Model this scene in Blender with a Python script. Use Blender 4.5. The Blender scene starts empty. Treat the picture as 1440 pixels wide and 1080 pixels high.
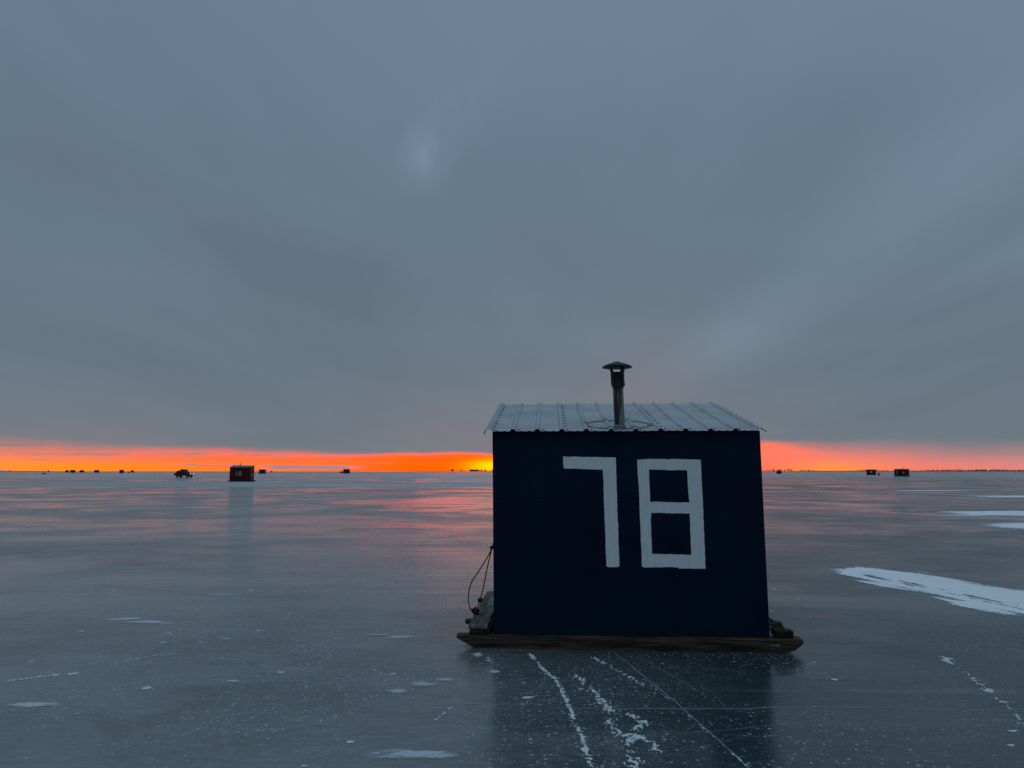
# Numbered fishing shanty on a frozen lake at dusk.  +Y looks out over the lake, z=0 is the ice.
import bpy, bmesh, math, random
from mathutils import Vector, Matrix, noise
R = math.radians
random.seed(7)
S = bpy.context.scene
C = S.collection

# ------------------------------------------------------------------ helpers
def tag(o, label=None, cat=None, group=None, kind=None):
    if label: o['label'] = label
    if cat: o['category'] = cat
    if group: o['group'] = group
    if kind: o['kind'] = kind
    return o

def empty(name, loc, rz=0.0):
    o = bpy.data.objects.new(name, None); C.objects.link(o)
    o.empty_display_size = 0.2
    o.location = loc; o.rotation_euler = (0, 0, rz)
    return o

def link_mesh(name, me, mat, parent=None, smooth=False):
    o = bpy.data.objects.new(name, me); C.objects.link(o)
    if mat: me.materials.append(mat)
    if parent: o.parent = parent
    if smooth:
        for p in me.polygons: p.use_smooth = True
    return o

class MB:
    """collects primitive shapes of ONE part into one mesh"""
    def __init__(s): s.v = []; s.f = []; s.sm = []
    def add(s, vs, fs, smooth=False):
        n = len(s.v); s.v += [tuple(v) for v in vs]
        s.f += [tuple(i + n for i in f) for f in fs]; s.sm += [smooth] * len(fs)
        return s
    def box(s, x0, x1, y0, y1, z0, z1):
        vs = [(x, y, z) for z in (z0, z1) for (x, y) in ((x0, y0), (x1, y0), (x1, y1), (x0, y1))]
        return s.add(vs, [(3, 2, 1, 0), (4, 5, 6, 7), (0, 1, 5, 4), (1, 2, 6, 5), (2, 3, 7, 6), (3, 0, 4, 7)])
    def prism(s, pts, y0, y1):
        """outline in x,z (counter-clockwise seen from -Y) swept from y0 to y1"""
        n = len(pts)
        vs = [(x, y0, z) for x, z in pts] + [(x, y1, z) for x, z in pts]
        fs = [tuple(range(n)), tuple(range(2 * n - 1, n - 1, -1))]
        fs += [(i, i + n, (i + 1) % n + n, (i + 1) % n) for i in range(n)]
        return s.add(vs, fs)
    def tube(s, pts, r, n=8, cap=True):
        pts = [Vector(p) for p in pts]; rings = []
        up = None
        for i, p in enumerate(pts):
            t = (pts[min(i + 1, len(pts) - 1)] - pts[max(i - 1, 0)]).normalized()
            if up is None:
                up = t.orthogonal().normalized()
            a = (up - t * up.dot(t)).normalized(); up = a
            b = t.cross(a)
            rr = r[i] if isinstance(r, (list, tuple)) else r
            rings.append([p + (a * math.cos(k * 2 * math.pi / n) + b * math.sin(k * 2 * math.pi / n)) * rr for k in range(n)])
        vs = [v for q in rings for v in q]; m = len(rings)
        fs = [(i * n + k, i * n + (k + 1) % n, (i + 1) * n + (k + 1) % n, (i + 1) * n + k) for i in range(m - 1) for k in range(n)]
        s.add(vs, fs, True)
        if cap:
            s.add(rings[0], [tuple(range(n - 1, -1, -1))]); s.add(rings[-1], [tuple(range(n))])
        return s
    def lathe(s, prof, c=(0, 0, 0), n=32, smooth=True):
        """profile of (radius, z) turned about the vertical"""
        vs = [(c[0] + r * math.cos(k * 2 * math.pi / n), c[1] + r * math.sin(k * 2 * math.pi / n), c[2] + z) for r, z in prof for k in range(n)]
        m = len(prof)
        fs = [(i * n + k, i * n + (k + 1) % n, (i + 1) * n + (k + 1) % n, (i + 1) * n + k) for i in range(m - 1) for k in range(n)]
        return s.add(vs, fs, smooth)
    def map(s, fn): s.v = [tuple(fn(Vector(v))) for v in s.v]; return s
    def build(s, name, mat, parent=None, bevel=0.0, fix=True):
        me = bpy.data.meshes.new(name); me.from_pydata(s.v, [], s.f)
        for p, k in zip(me.polygons, s.sm): p.use_smooth = k
        if fix:
            bm = bmesh.new(); bm.from_mesh(me)
            bmesh.ops.recalc_face_normals(bm, faces=bm.faces)
            bm.to_mesh(me); bm.free()
        o = link_mesh(name, me, mat, parent)
        if bevel:
            b = o.modifiers.new('bevel', 'BEVEL'); b.width = bevel; b.segments = 2; b.limit_method = 'ANGLE'; b.angle_limit = R(40)
        return o

class NT:
    """small node-tree writer"""
    def __init__(s, tree): s.t = tree; s.n = tree.nodes; s.l = tree.links
    def node(s, typ, ins=None, **kw):
        nd = s.n.new(typ)
        for k, v in kw.items(): setattr(nd, k, v)
        for k, v in (ins or {}).items(): s.put(nd.inputs[k], v)
        return nd
    def put(s, sock, v):
        if isinstance(v, bpy.types.NodeSocket): s.l.new(v, sock)
        elif isinstance(v, (tuple, list)) and sock.type == 'RGBA' and len(v) == 3: sock.default_value = (*v, 1)
        else: sock.default_value = v
    def m(s, op, a, b=0.0, c=0.0):
        nd = s.n.new('ShaderNodeMath'); nd.operation = op
        for i, v in enumerate((a, b, c)): s.put(nd.inputs[i], v)
        return nd.outputs[0]
    def step(s, x, a, b, lo=0.0, hi=1.0, smooth=True):
        nd = s.n.new('ShaderNodeMapRange'); nd.interpolation_type = 'SMOOTHSTEP' if smooth else 'LINEAR'; nd.clamp = True
        for i, v in enumerate((x, a, b, lo, hi)): s.put(nd.inputs[i], v)
        return nd.outputs[0]
    def mix(s, f, a, b, mode='MIX'):
        nd = s.n.new('ShaderNodeMix'); nd.data_type = 'RGBA'; nd.blend_type = mode
        s.put(nd.inputs[0], f); s.put(nd.inputs[6], a); s.put(nd.inputs[7], b)
        return nd.outputs[2]
    def ramp(s, f, stops, interp='LINEAR'):
        nd = s.n.new('ShaderNodeValToRGB'); cr = nd.color_ramp; cr.interpolation = interp
        while len(cr.elements) > 1: cr.elements.remove(cr.elements[-1])
        for i, (p, c) in enumerate(stops):
            e = cr.elements[0] if i == 0 else cr.elements.new(p)
            e.position = p; e.color = (*c, 1) if len(c) == 3 else c
        s.put(nd.inputs[0], f)
        return nd.outputs[0]
    def sep(s, v): nd = s.node('ShaderNodeSeparateXYZ', {0: v}); return nd.outputs
    def comb(s, x, y, z): return s.node('ShaderNodeCombineXYZ', {0: x, 1: y, 2: z}).outputs[0]
    def noise(s, vec, scale=1.0, detail=3.0, rough=0.5, dist=0.0):
        return s.node('ShaderNodeTexNoise', {'Vector': vec, 'Scale': scale, 'Detail': detail, 'Roughness': rough, 'Distortion': dist}).outputs[0]
    def gauss(s, x, c, w):
        d = s.m('DIVIDE', s.m('SUBTRACT', x, c), w)
        return s.m('EXPONENT', s.m('MULTIPLY', s.m('MULTIPLY', d, d), -1.0))

def new_mat(name):
    m = bpy.data.materials.new(name); m.use_nodes = True
    t = NT(m.node_tree); bsdf = m.node_tree.nodes['Principled BSDF']
    return m, t, bsdf

def worn(name, col, col2, rough=0.6, metal=0.0, scale=(3, 3, 3), bump=0.15, bscale=40.0, spec=0.4, detail=5):
    """two-tone procedural surface with a fine bump"""
    m, t, b = new_mat(name)
    co = t.node('ShaderNodeTexCoord').outputs['Object']
    mp = t.node('ShaderNodeMapping', {'Vector': co, 'Scale': scale}).outputs[0]
    n = t.noise(mp, 1.0, detail, 0.6)
    t.put(b.inputs['Base Color'], t.mix(t.step(n, 0.35, 0.68), col, col2))
    t.put(b.inputs['Roughness'], t.step(n, 0.2, 0.8, rough * 0.85, min(1, rough * 1.15)))
    b.inputs['Metallic'].default_value = metal
    b.inputs['Specular IOR Level'].default_value = spec
    n2 = t.noise(t.node('ShaderNodeMapping', {'Vector': co, 'Scale': tuple(v / max(scale) for v in scale)}).outputs[0], bscale, 4.0, 0.6)
    bp = t.node('ShaderNodeBump', {'Height': n2, 'Strength': bump, 'Distance': 0.01})
    t.put(b.inputs['Normal'], bp.outputs[0])
    return m

# ------------------------------------------------------------------ materials
M = {}
def paint_navy():
    m, t, b = new_mat('navy_painted_plywood')
    co = t.node('ShaderNodeTexCoord').outputs['Object']
    x, y, z = t.sep(co)
    grain = t.noise(t.node('ShaderNodeMapping', {'Vector': co, 'Scale': (1.2, 1.2, 42)}).outputs[0], 1.0, 6, 0.65, 0.3)
    blot = t.noise(co, 1.6, 4, 0.55)
    brush = t.noise(t.node('ShaderNodeMapping', {'Vector': co, 'Scale': (2.5, 2.5, 130)}).outputs[0], 1.0, 3, 0.6)
    c = t.mix(t.step(blot, 0.3, 0.7), (0.0005, 0.0090, 0.026), (0.0013, 0.0155, 0.040))
    c = t.mix(t.step(grain, 0.52, 0.75, 0, 0.55), c, (0.0028, 0.015, 0.034))
    # scuffs where the paint has worn through to grey wood
    sc = t.noise(t.node('ShaderNodeMapping', {'Vector': co, 'Scale': (9, 9, 60)}).outputs[0], 1.0, 5, 0.7)
    c = t.mix(t.step(sc, 0.74, 0.79, 0, 0.35), c, (0.05, 0.06, 0.07))
    # butt joint between the two plywood sheets
    wob = t.m('MULTIPLY', t.noise(co, 14, 2), 0.006)
    seam = t.gauss(t.m('SUBTRACT', z, wob), 1.345, 0.0035)
    c = t.mix(t.m('MULTIPLY', seam, 0.7), c, (0.001, 0.002, 0.005))
    t.put(b.inputs['Base Color'], c)
    t.put(b.inputs['Roughness'], t.step(grain, 0.3, 0.7, 0.5, 0.75))
    b.inputs['Specular IOR Level'].default_value = 0.12
    h = t.m('SUBTRACT', t.m('ADD', t.m('MULTIPLY', grain, 0.7), t.m('MULTIPLY', brush, 0.5)), t.m('MULTIPLY', seam, 1.2))
    t.put(b.inputs['Normal'], t.node('ShaderNodeBump', {'Height': h, 'Strength': 0.35, 'Distance': 0.003}).outputs[0])
    return m
M['navy'] = paint_navy()

def paint_white():
    m, t, b = new_mat('brushed_white_paint')
    co = t.node('ShaderNodeTexCoord').outputs['Object']
    st = t.noise(t.node('ShaderNodeMapping', {'Vector': co, 'Scale': (60, 60, 5)}).outputs[0], 1.0, 5, 0.65)
    bl = t.noise(co, 6, 4, 0.6)
    c = t.mix(t.step(st, 0.3, 0.62), (0.74, 0.76, 0.77), (0.82, 0.84, 0.85))
    c = t.mix(t.step(bl, 0.5, 0.8, 0, 0.4), c, (0.62, 0.65, 0.67))
    t.put(b.inputs['Base Color'], c); b.inputs['Roughness'].default_value = 0.6
    t.put(b.inputs['Normal'], t.node('ShaderNodeBump', {'Height': st, 'Strength': 0.3, 'Distance': 0.002}).outputs[0])
    return m
M['white'] = paint_white()

def galvanised():
    m, t, b = new_mat('dull_galvanised_sheet')
    co = t.node('ShaderNodeTexCoord').outputs['Object']
    n = t.noise(co, 2.2, 5, 0.6)
    run = t.noise(t.node('ShaderNodeMapping', {'Vector': co, 'Scale': (30, 1.0, 1.0)}).outputs[0], 1.0, 5, 0.65)
    c = t.mix(t.step(n, 0.35, 0.7), (0.34, 0.355, 0.365), (0.44, 0.455, 0.465))
    c = t.mix(t.step(run, 0.5, 0.8, 0, 0.4), c, (0.26, 0.28, 0.295))
    t.put(b.inputs['Base Color'], c)
    b.inputs['Metallic'].default_value = 0.35
    t.put(b.inputs['Roughness'], t.step(n, 0.3, 0.7, 0.42, 0.6))
    t.put(b.inputs['Normal'], t.node('ShaderNodeBump', {'Height': t.noise(co, 9, 3), 'Strength': 0.15, 'Distance': 0.006}).outputs[0])
    return m
M['roof'] = galvanised()
M['caulk'] = worn('dark_roof_caulk', (0.08, 0.09, 0.10), (0.19, 0.20, 0.21), 0.7, 0, (9, 9, 9), 0.4, 30)
M['screw'] = worn('rubber_washer_screw', (0.03, 0.03, 0.035), (0.07, 0.07, 0.08), 0.5, 0.3, (50, 50, 50))
def stovepipe():
    m, t, b = new_mat('sooty_steel_pipe')
    co = t.node('ShaderNodeTexCoord').outputs['Object']
    x, y, z = t.sep(co)
    st = t.noise(t.node('ShaderNodeMapping', {'Vector': co, 'Scale': (34, 34, 2.2)}).outputs[0], 1.0, 5, 0.65)
    f = t.step(st, 0.42, 0.58)
    t.put(b.inputs['Base Color'], t.mix(f, (0.012, 0.012, 0.011), (0.26, 0.25, 0.225)))
    t.put(b.inputs['Metallic'], t.step(f, 0, 1, 0.1, 0.7)); t.put(b.inputs['Roughness'], t.step(f, 0, 1, 0.75, 0.38))
    t.put(b.inputs['Normal'], t.node('ShaderNodeBump', {'Height': st, 'Strength': 0.2, 'Distance': 0.004}).outputs[0])
    return m
M['pipe'] = stovepipe()
M['soot'] = worn('sooted_cap_steel', (0.010, 0.010, 0.011), (0.035, 0.036, 0.036), 0.6, 0.4, (14, 14, 14))
M['skid'] = worn('wet_dark_timber', (0.013, 0.009, 0.006), (0.095, 0.066, 0.043), 0.75, 0, (2.5, 12, 38), 0.7, 60, 0.25, 7)
M['skid_end'] = worn('dark_red_brown_timber', (0.020, 0.010, 0.006), (0.05, 0.026, 0.014), 0.75, 0, (2.5, 12, 30), 0.5, 60, 0.25)
M['plank'] = worn('grey_weathered_plank', (0.06, 0.06, 0.057), (0.17, 0.165, 0.155), 0.8, 0, (22, 2.2, 22), 0.8, 50, 0.3, 7)
M['beam'] = worn('nearly_black_timber', (0.010, 0.008, 0.007), (0.028, 0.022, 0.018), 0.8, 0, (18, 3, 18), 0.6, 50, 0.2)
M['iron'] = worn('dull_iron', (0.05, 0.055, 0.06), (0.13, 0.13, 0.13), 0.5, 0.7, (20, 20, 20))
M['black_iron'] = worn('black_iron', (0.012, 0.012, 0.013), (0.03, 0.03, 0.03), 0.55, 0.4, (30, 30, 30))
M['rope'] = worn('black_cord', (0.010, 0.010, 0.012), (0.03, 0.03, 0.032), 0.9, 0, (60, 60, 60), 0.6, 90)
M['red'] = worn('dark_red_painted_wood', (0.058, 0.004, 0.003), (0.085, 0.007, 0.004), 0.6, 0, (1, 1, 8), 0.2, 20, 0.2)
M['darkred'] = worn('blackish_red_painted_wood', (0.025, 0.004, 0.003), (0.05, 0.008, 0.006), 0.65, 0, (1, 1, 8), 0.2, 20, 0.2)
M['black'] = worn('black_weathered_boards', (0.012, 0.010, 0.010), (0.028, 0.022, 0.020), 0.7, 0, (1, 1, 6), 0.2, 20, 0.2)
M['tarp'] = worn('black_tent_fabric', (0.010, 0.010, 0.012), (0.03, 0.028, 0.03), 0.85, 0, (2, 2, 2), 0.2, 20, 0.2)
M['farroof'] = worn('dull_metal_roof', (0.09, 0.09, 0.085), (0.16, 0.16, 0.15), 0.5, 0.3, (2, 2, 2), 0.2)
M['dimpanel'] = worn('pale_panel', (0.30, 0.29, 0.30), (0.42, 0.40, 0.42), 0.7, 0, (3, 3, 3), 0.1)
M['carpaint'] = worn('black_car_paint', (0.006, 0.006, 0.008), (0.012, 0.011, 0.012), 0.3, 0, (1, 1, 1), 0.02)
M['cabred'] = worn('dark_red_roof_paint', (0.05, 0.006, 0.005), (0.07, 0.008, 0.006), 0.35, 0, (1, 1, 1), 0.02)
M['tyre'] = worn('tyre_rubber', (0.010, 0.010, 0.010), (0.02, 0.02, 0.02), 0.8, 0, (8, 8, 8))
M['chrome'] = worn('grey_wheel_rim', (0.12, 0.12, 0.12), (0.2, 0.2, 0.2), 0.4, 0.7, (8, 8, 8))
M['cloth'] = worn('dark_winter_clothing', (0.010, 0.011, 0.016), (0.022, 0.022, 0.03), 0.9, 0, (6, 6, 6), 0.3)
M['skin'] = worn('skin', (0.30, 0.17, 0.12), (0.36, 0.21, 0.15), 0.6, 0, (20, 20, 20), 0.05)
M['bark'] = worn('far_dark_twigs', (0.03, 0.022, 0.018), (0.06, 0.045, 0.038), 0.9, 0, (1, 1, 1), 0.1)
M['shore'] = worn('far_dark_shore', (0.04, 0.03, 0.03), (0.08, 0.065, 0.06), 0.9, 0, (0.02, 0.02, 0.02), 0.1)

def glass():
    m, t, b = new_mat('windscreen_glass')
    b.inputs['Base Color'].default_value = (0.02, 0.016, 0.018, 1); b.inputs['Roughness'].default_value = 0.06
    b.inputs['Specular IOR Level'].default_value = 0.5
    return m
M['glass'] = glass()
def lamp():
    m, t, b = new_mat('lit_headlight')
    b.inputs['Emission Color'].default_value = (1.0, 0.93, 0.85, 1); b.inputs['Emission Strength'].default_value = 2.5
    return m
M['lamp'] = lamp()

def snow_mat(name, a, bcol, fray=0.0, amax=1.0):
    m, t, b = new_mat(name)
    co = t.node('ShaderNodeNewGeometry').outputs['Position']
    n = t.noise(t.node('ShaderNodeMapping', {'Vector': co, 'Scale': (2.2, 5, 5)}).outputs[0], 1.0, 5, 0.6)
    t.put(b.inputs['Base Color'], t.mix(t.step(n, 0.3, 0.7), a, bcol))
    b.inputs['Roughness'].default_value = 0.8; b.inputs['Specular IOR Level'].default_value = 0.25
    t.put(b.inputs['Normal'], t.node('ShaderNodeBump', {'Height': t.noise(co, 60, 4, 0.6), 'Strength': 0.3, 'Distance': 0.006}).outputs[0])
    if fray:      # thin towards its rim, where the ice shows through between the grains
        dp = t.node('ShaderNodeAttribute', attribute_name='depth').outputs['Fac']
        gr = t.noise(t.node('ShaderNodeMapping', {'Vector': co, 'Scale': (14, 30, 30)}).outputs[0], 1.0, 5, 0.7)
        t.put(b.inputs['Alpha'], t.step(t.m('ADD', dp, t.m('MULTIPLY', t.m('SUBTRACT', gr, 0.5), 1.4)), -0.05, 0.08 + fray, 0.0, amax))
    return m
M['snow'] = snow_mat('wind_packed_snow', (0.74, 0.77, 0.79), (0.84, 0.86, 0.87), 0.25)
M['frost'] = snow_mat('thin_grey_snow', (0.50, 0.55, 0.59), (0.64, 0.69, 0.73), 0.9, 0.75)
M['veil'] = snow_mat('veil_of_frost', (0.34, 0.37, 0.39), (0.44, 0.47, 0.49), 1.4, 0.28)
M['crumb'] = snow_mat('scraped_ice_crumbs', (0.50, 0.55, 0.58), (0.66, 0.71, 0.75))
M['crack'] = snow_mat('white_crack_edge', (0.24, 0.28, 0.31), (0.40, 0.44, 0.48))

def ice_material():
    m, t, b = new_mat('grey_lake_ice')
    co = t.node('ShaderNodeNewGeometry').outputs['Position']
    x, y, z = t.sep(co)
    def st(sx, sy, off=0.0): return t.comb(t.m('MULTIPLY_ADD', x, sx, off), t.m('MULTIPLY', y, sy), off)
    big = t.noise(st(0.16, 0.24, 3.1), 1.0, 4, 0.55, 0.4)
    mid = t.noise(st(0.7, 1.6, 9.0), 1.0, 5, 0.6, 0.5)
    fine = t.noise(st(9, 22, 4.0), 1.0, 4, 0.6)
    # clear black ice to the right, greyer frost-clouded ice to the left
    side = t.step(t.m('MULTIPLY_ADD', t.m('SUBTRACT', mid, 0.5), 1.6, t.m('MULTIPLY_ADD', t.m('SUBTRACT', big, 0.5), 7.0, x)), 2.2, -1.4)
    clear = t.mix(t.step(big, 0.3, 0.7), (0.008, 0.020, 0.023), (0.024, 0.046, 0.050))
    cloudy = t.mix(t.step(big, 0.3, 0.7), (0.070, 0.094, 0.098), (0.200, 0.212, 0.210))
    c = t.mix(side, clear, cloudy)
    c = t.mix(t.m('MULTIPLY', t.step(mid, 0.42, 0.75), t.m('MULTIPLY_ADD', side, 0.52, 0.08)), c, (0.21, 0.24, 0.25))
    c = t.mix(t.m('MULTIPLY', t.step(fine, 0.45, 0.75), t.m('MULTIPLY_ADD', side, 0.45, 0.05)), c, (0.26, 0.29, 0.30))
    # trapped frost: cloudy veils with a combed, broken texture
    veil = t.noise(st(0.5, 0.9, 12.0), 1.0, 5, 0.65, 0.8)
    comb_ = t.noise(st(16, 60, 3.0), 1.0, 3, 0.6)
    c = t.mix(t.m('MULTIPLY', t.step(veil, 0.5, 0.72), t.m('MULTIPLY', t.step(comb_, 0.42, 0.66, 0.1, 0.6), t.m('MULTIPLY_ADD', side, 0.7, 0.3))), c, (0.27, 0.30, 0.31))
    c = t.mix(t.step(veil, 0.5, 0.28, 0, 0.5), c, (0.03, 0.052, 0.056))
    # frost grains lying on the ice, in drifts
    gate = t.step(t.noise(st(0.9, 0.9, 7.7), 1.0, 4, 0.6), 0.36, 0.60, 0.12, 1.0)
    vor = t.node('ShaderNodeTexVoronoi', {'Vector': st(26, 30), 'Scale': 1.0, 'Randomness': 1.0})
    vr = t.sep(vor.outputs['Color'])[0]
    grain = t.m('MULTIPLY', t.m('LESS_THAN', vor.outputs['Distance'], t.m('MULTIPLY', vr, 0.30)), t.step(vr, 0.45, 0.5))
    vor2 = t.node('ShaderNodeTexVoronoi', {'Vector': st(58, 66, 2.0), 'Scale': 1.0})
    vr2 = t.sep(vor2.outputs['Color'])[0]
    grain2 = t.m('MULTIPLY', t.m('LESS_THAN', vor2.outputs['Distance'], 0.26), t.step(vr2, 0.5, 0.52))
    g = t.m('MULTIPLY', t.m('MAXIMUM', grain, t.m('MULTIPLY', grain2, 0.6)), gate)
    c = t.mix(t.m('MULTIPLY', g, 0.5), c, (0.66, 0.71, 0.75))
    # wind-blown snow skin that thickens into bands far out on the lake
    fs = t.noise(st(0.012, 0.055, 1.3), 1.0, 5, 0.62, 0.3)
    fs2 = t.noise(st(0.0035, 0.016, 5.2), 1.0, 4, 0.6)
    far = t.step(y, 45, 130)
    bandm = t.m('MULTIPLY', t.step(t.m('ADD', x, t.m('MULTIPLY', fs2, 30)), 40, 10), t.m('MULTIPLY', t.step(t.m('ADD', y, t.m('MULTIPLY', t.m('SUBTRACT', fs, 0.5), 26)), 76, 80), t.step(t.m('ADD', y, t.m('MULTIPLY', t.m('SUBTRACT', fs, 0.5), 60)), 104, 122, 1.0, 0.0)))
    thr = t.m('SUBTRACT', 0.70, t.m('MULTIPLY', far, 0.17))
    cov = t.step(t.m('MULTIPLY_ADD', fs2, 0.45, t.m('MULTIPLY', fs, 0.62)), thr, t.m('ADD', thr, 0.06))
    cov = t.m('MULTIPLY', cov, t.step(y, 22, 60))
    cov = t.m('MAXIMUM', cov, t.m('MULTIPLY', bandm, t.step(t.noise(st(0.05, 0.12, 4.4), 1.0, 4, 0.6), 0.35, 0.62, 0.15, 0.85)))
    c = t.mix(cov, c, (0.50, 0.53, 0.55))
    t.put(b.inputs['Base Color'], c)
    r = t.step(t.m('ADD', t.m('MULTIPLY', mid, 0.5), t.m('MULTIPLY', big, 0.5)), 0.3, 0.7, 0.06, 0.15)
    # dull wind-scoured streaks between the glossy ones
    s1 = t.noise(st(0.13, 0.15, 2.7), 1.0, 4, 0.55, 0.8)
    s2 = t.noise(st(0.55, 0.75, 8.2), 1.0, 4, 0.6, 0.5)
    dull = t.step(t.m('ADD', t.m('MULTIPLY', s1, 0.65), t.m('MULTIPLY', s2, 0.35)), 0.38, 0.62)
    r = t.m('ADD', r, t.m('MULTIPLY', dull, 0.19))
    r = t.m('MAXIMUM', r, t.m('MULTIPLY', g, 0.7))
    r = t.m('MAXIMUM', r, t.m('MULTIPLY', cov, 0.9))
    t.put(b.inputs['Roughness'], r)
    b.inputs['IOR'].default_value = 1.45
    t.put(b.inputs['Specular IOR Level'], t.step(cov, 0, 1, 0.5, 0.08))
    # shallow wind ripples frozen into the surface, crests across the view
    rip = t.noise(st(2.2, 9.0, 6.0), 1.0, 4, 0.6, 0.4)
    rip2 = t.noise(st(0.35, 1.7, 2.0), 1.0, 3, 0.5, 0.3)
    pit = t.noise(st(60, 60, 1.0), 1.0, 2, 0.5)
    h = t.m('ADD', t.m('ADD', t.m('MULTIPLY', rip, 0.010), t.m('MULTIPLY', rip2, 0.030)), t.m('ADD', t.m('MULTIPLY', pit, 0.0012), t.m('MULTIPLY', g, 0.0015)))
    t.put(b.inputs['Normal'], t.node('ShaderNodeBump', {'Height': h, 'Strength': 0.35, 'Distance': 1.0}).outputs[0])
    return m
M['ice'] = ice_material()

# ------------------------------------------------------------------ sky
SUN_AZ, SUN_EL = -1.4, 0.9            # degrees east of +Y, degrees up
def make_world():
    w = bpy.data.worlds.new('World'); S.world = w; w.use_nodes = True
    t = NT(w.node_tree); t.n.clear()
    d = t.node('ShaderNodeTexCoord').outputs['Generated']
    x, y, z = t.sep(d)
    DEG = 180 / math.pi
    az = t.m('MULTIPLY', t.m('ARCTAN2', x, y), DEG)
    el = t.m('MULTIPLY', t.m('ARCSINE', z), DEG)
    elp = t.m('MAXIMUM', el, 0.0)
    fa = t.step(az, -40, 40, smooth=False)
    P = lambda a: (a + 40) / 80
    # ---- clear strip under the cloud deck
    low = t.ramp(fa, [(P(-36), (1.2, .33, .0)), (P(-22), (1.45, .215, .02)), (P(-14), (1.9, .15, .02)), (P(-8), (2.5, .115, .0)), (P(-2), (2.6, .10, .0)),
                      (P(8), (1.3, .12, .02)), (P(19), (.97, .195, .10)), (P(23), (1.05, .30, .06)), (P(28), (.90, .21, .15)), (P(36), (.70, .24, .22))])
    high = t.ramp(fa, [(P(-36), (.85, .23, .14)), (P(-22), (1.25, .155, .07)), (P(-14), (1.5, .14, .05)), (P(-8), (2.0, .095, .01)), (P(-2), (2.2, .07, .0)),
                       (P(8), (1.2, .12, .05)), (P(19), (1.0, .185, .13)), (P(26), (.80, .215, .18)), (P(36), (.48, .25, .25))])
    band = t.mix(t.step(elp, 0.15, 1.1), low, high)
    sg = t.m('MULTIPLY', t.gauss(az, SUN_AZ + 0.4, 2.1), t.gauss(el, 0.35, 0.50))
    band = t.mix(t.m('MULTIPLY', sg, 0.97), band, (1.5, .92, .0))
    # lens-shaped scraps of cloud in the strip
    ln = t.noise(t.comb(t.m('MULTIPLY', az, 0.16), t.m('MULTIPLY', el, 3.2), 2.0), 1.0, 4, 0.55)
    lens = t.m('MULTIPLY', t.step(ln, 0.56, 0.64), t.step(az, -8, -14, 0, 0.75))
    l2n = t.noise(t.comb(t.m('MULTIPLY', az, 0.7), t.m('MULTIPLY', el, 4.0), 7.0), 1.0, 3)
    el_w = t.m('ADD', el, t.m('MULTIPLY', t.m('SUBTRACT', l2n, 0.5), 0.25))
    bank = t.m('MULTIPLY', t.step(t.m('ABSOLUTE', t.m('SUBTRACT', az, -15.0)), 2.0, 4.4, 1, 0),
               t.m('MULTIPLY', t.step(el_w, 0.12, 0.17), t.step(el_w, 0.40, 0.50, 1, 0)))
    bank2 = t.m('MULTIPLY', t.step(t.m('ABSOLUTE', t.m('SUBTRACT', az, -21.5)), 1.0, 3.2, 1, 0),
                t.m('MULTIPLY', t.step(el_w, 0.33, 0.37), t.step(el_w, 0.43, 0.50, 1, 0)))
    lens = t.m('MINIMUM', t.m('ADD', lens, t.m('ADD', bank, bank2)), 0.92)
    band = t.mix(lens, band, (.30, .22, .24))
    # ---- lower edge of the deck: height and softness by azimuth
    es = t.ramp(fa, [(P(-36), (1.55 / 4, .75 / 2, 0)), (P(-20), (1.30 / 4, .50 / 2, 0)), (P(-8), (1.32 / 4, .22 / 2, 0)), (P(-1), (1.18 / 4, .18 / 2, 0)),
                     (P(10), (1.8 / 4, .25 / 2, 0)), (P(19), (2.1 / 4, .22 / 2, 0)), (P(24), (1.5 / 4, .7 / 2, 0)), (P(30), (1.25 / 4, .95 / 2, 0)), (P(36), (1.3 / 4, 1.0 / 2, 0))])
    eR, eG, _ = t.node('ShaderNodeSeparateColor', {0: es}).outputs[:3]
    en = t.noise(t.comb(t.m('MULTIPLY', az, 0.13), t.m('MULTIPLY', el, 0.55), 4.0), 1.0, 4, 0.55)
    E = t.m('ADD', t.m('MULTIPLY', eR, 4.0), t.m('MULTIPLY', t.m('SUBTRACT', en, 0.5), 0.9))
    Sf = t.m('MULTIPLY', eG, 2.0)
    cover = t.step(el, t.m('SUBTRACT', E, Sf), t.m('ADD', E, Sf))
    behind = t.step(t.m('ABSOLUTE', az), 55, 110)
    cover = t.m('MAXIMUM', cover, behind)
    # ---- the deck itself, textured on a flat layer overhead
    zz = t.m('ADD', t.m('MAXIMUM', z, 0.0), 0.09)
    px, py = t.m('DIVIDE', x, zz), t.m('DIVIDE', y, zz)
    n1 = t.noise(t.comb(t.m('MULTIPLY', px, 1.0), t.m('MULTIPLY', py, 0.28), 0.7), 1.0, 4, 0.5, 0.35)
    n2 = t.noise(t.comb(t.m('MULTIPLY', px, 2.6), t.m('MULTIPLY', py, 0.9), 5.0), 1.0, 5, 0.55, 0.3)
    n3 = t.noise(t.comb(t.m('MULTIPLY', px, .35), t.m('MULTIPLY', py, 0.5), 9.0), 1.0, 3, 0.5)
    grad = t.ramp(t.step(el, 0, 90, smooth=False), [(0, (.165, .198, .232)), (3 / 90, (.150, .190, .230)), (8 / 90, (.133, .184, .232)), (16 / 90, (.130, .188, .245)), (25 / 90, (.136, .197, .270)), (35 / 90, (.152, .222, .305)), (52 / 90, (.285, .415, .535)), (1, (.56, .80, 1.0))])
    tex = t.m('ADD', t.m('ADD', t.m('MULTIPLY', t.m('SUBTRACT', n1, .5), 0.44), t.m('MULTIPLY', t.m('SUBTRACT', n2, .5), 0.16)), t.m('MULTIPLY', t.m('SUBTRACT', n3, .5), 0.30))
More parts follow.
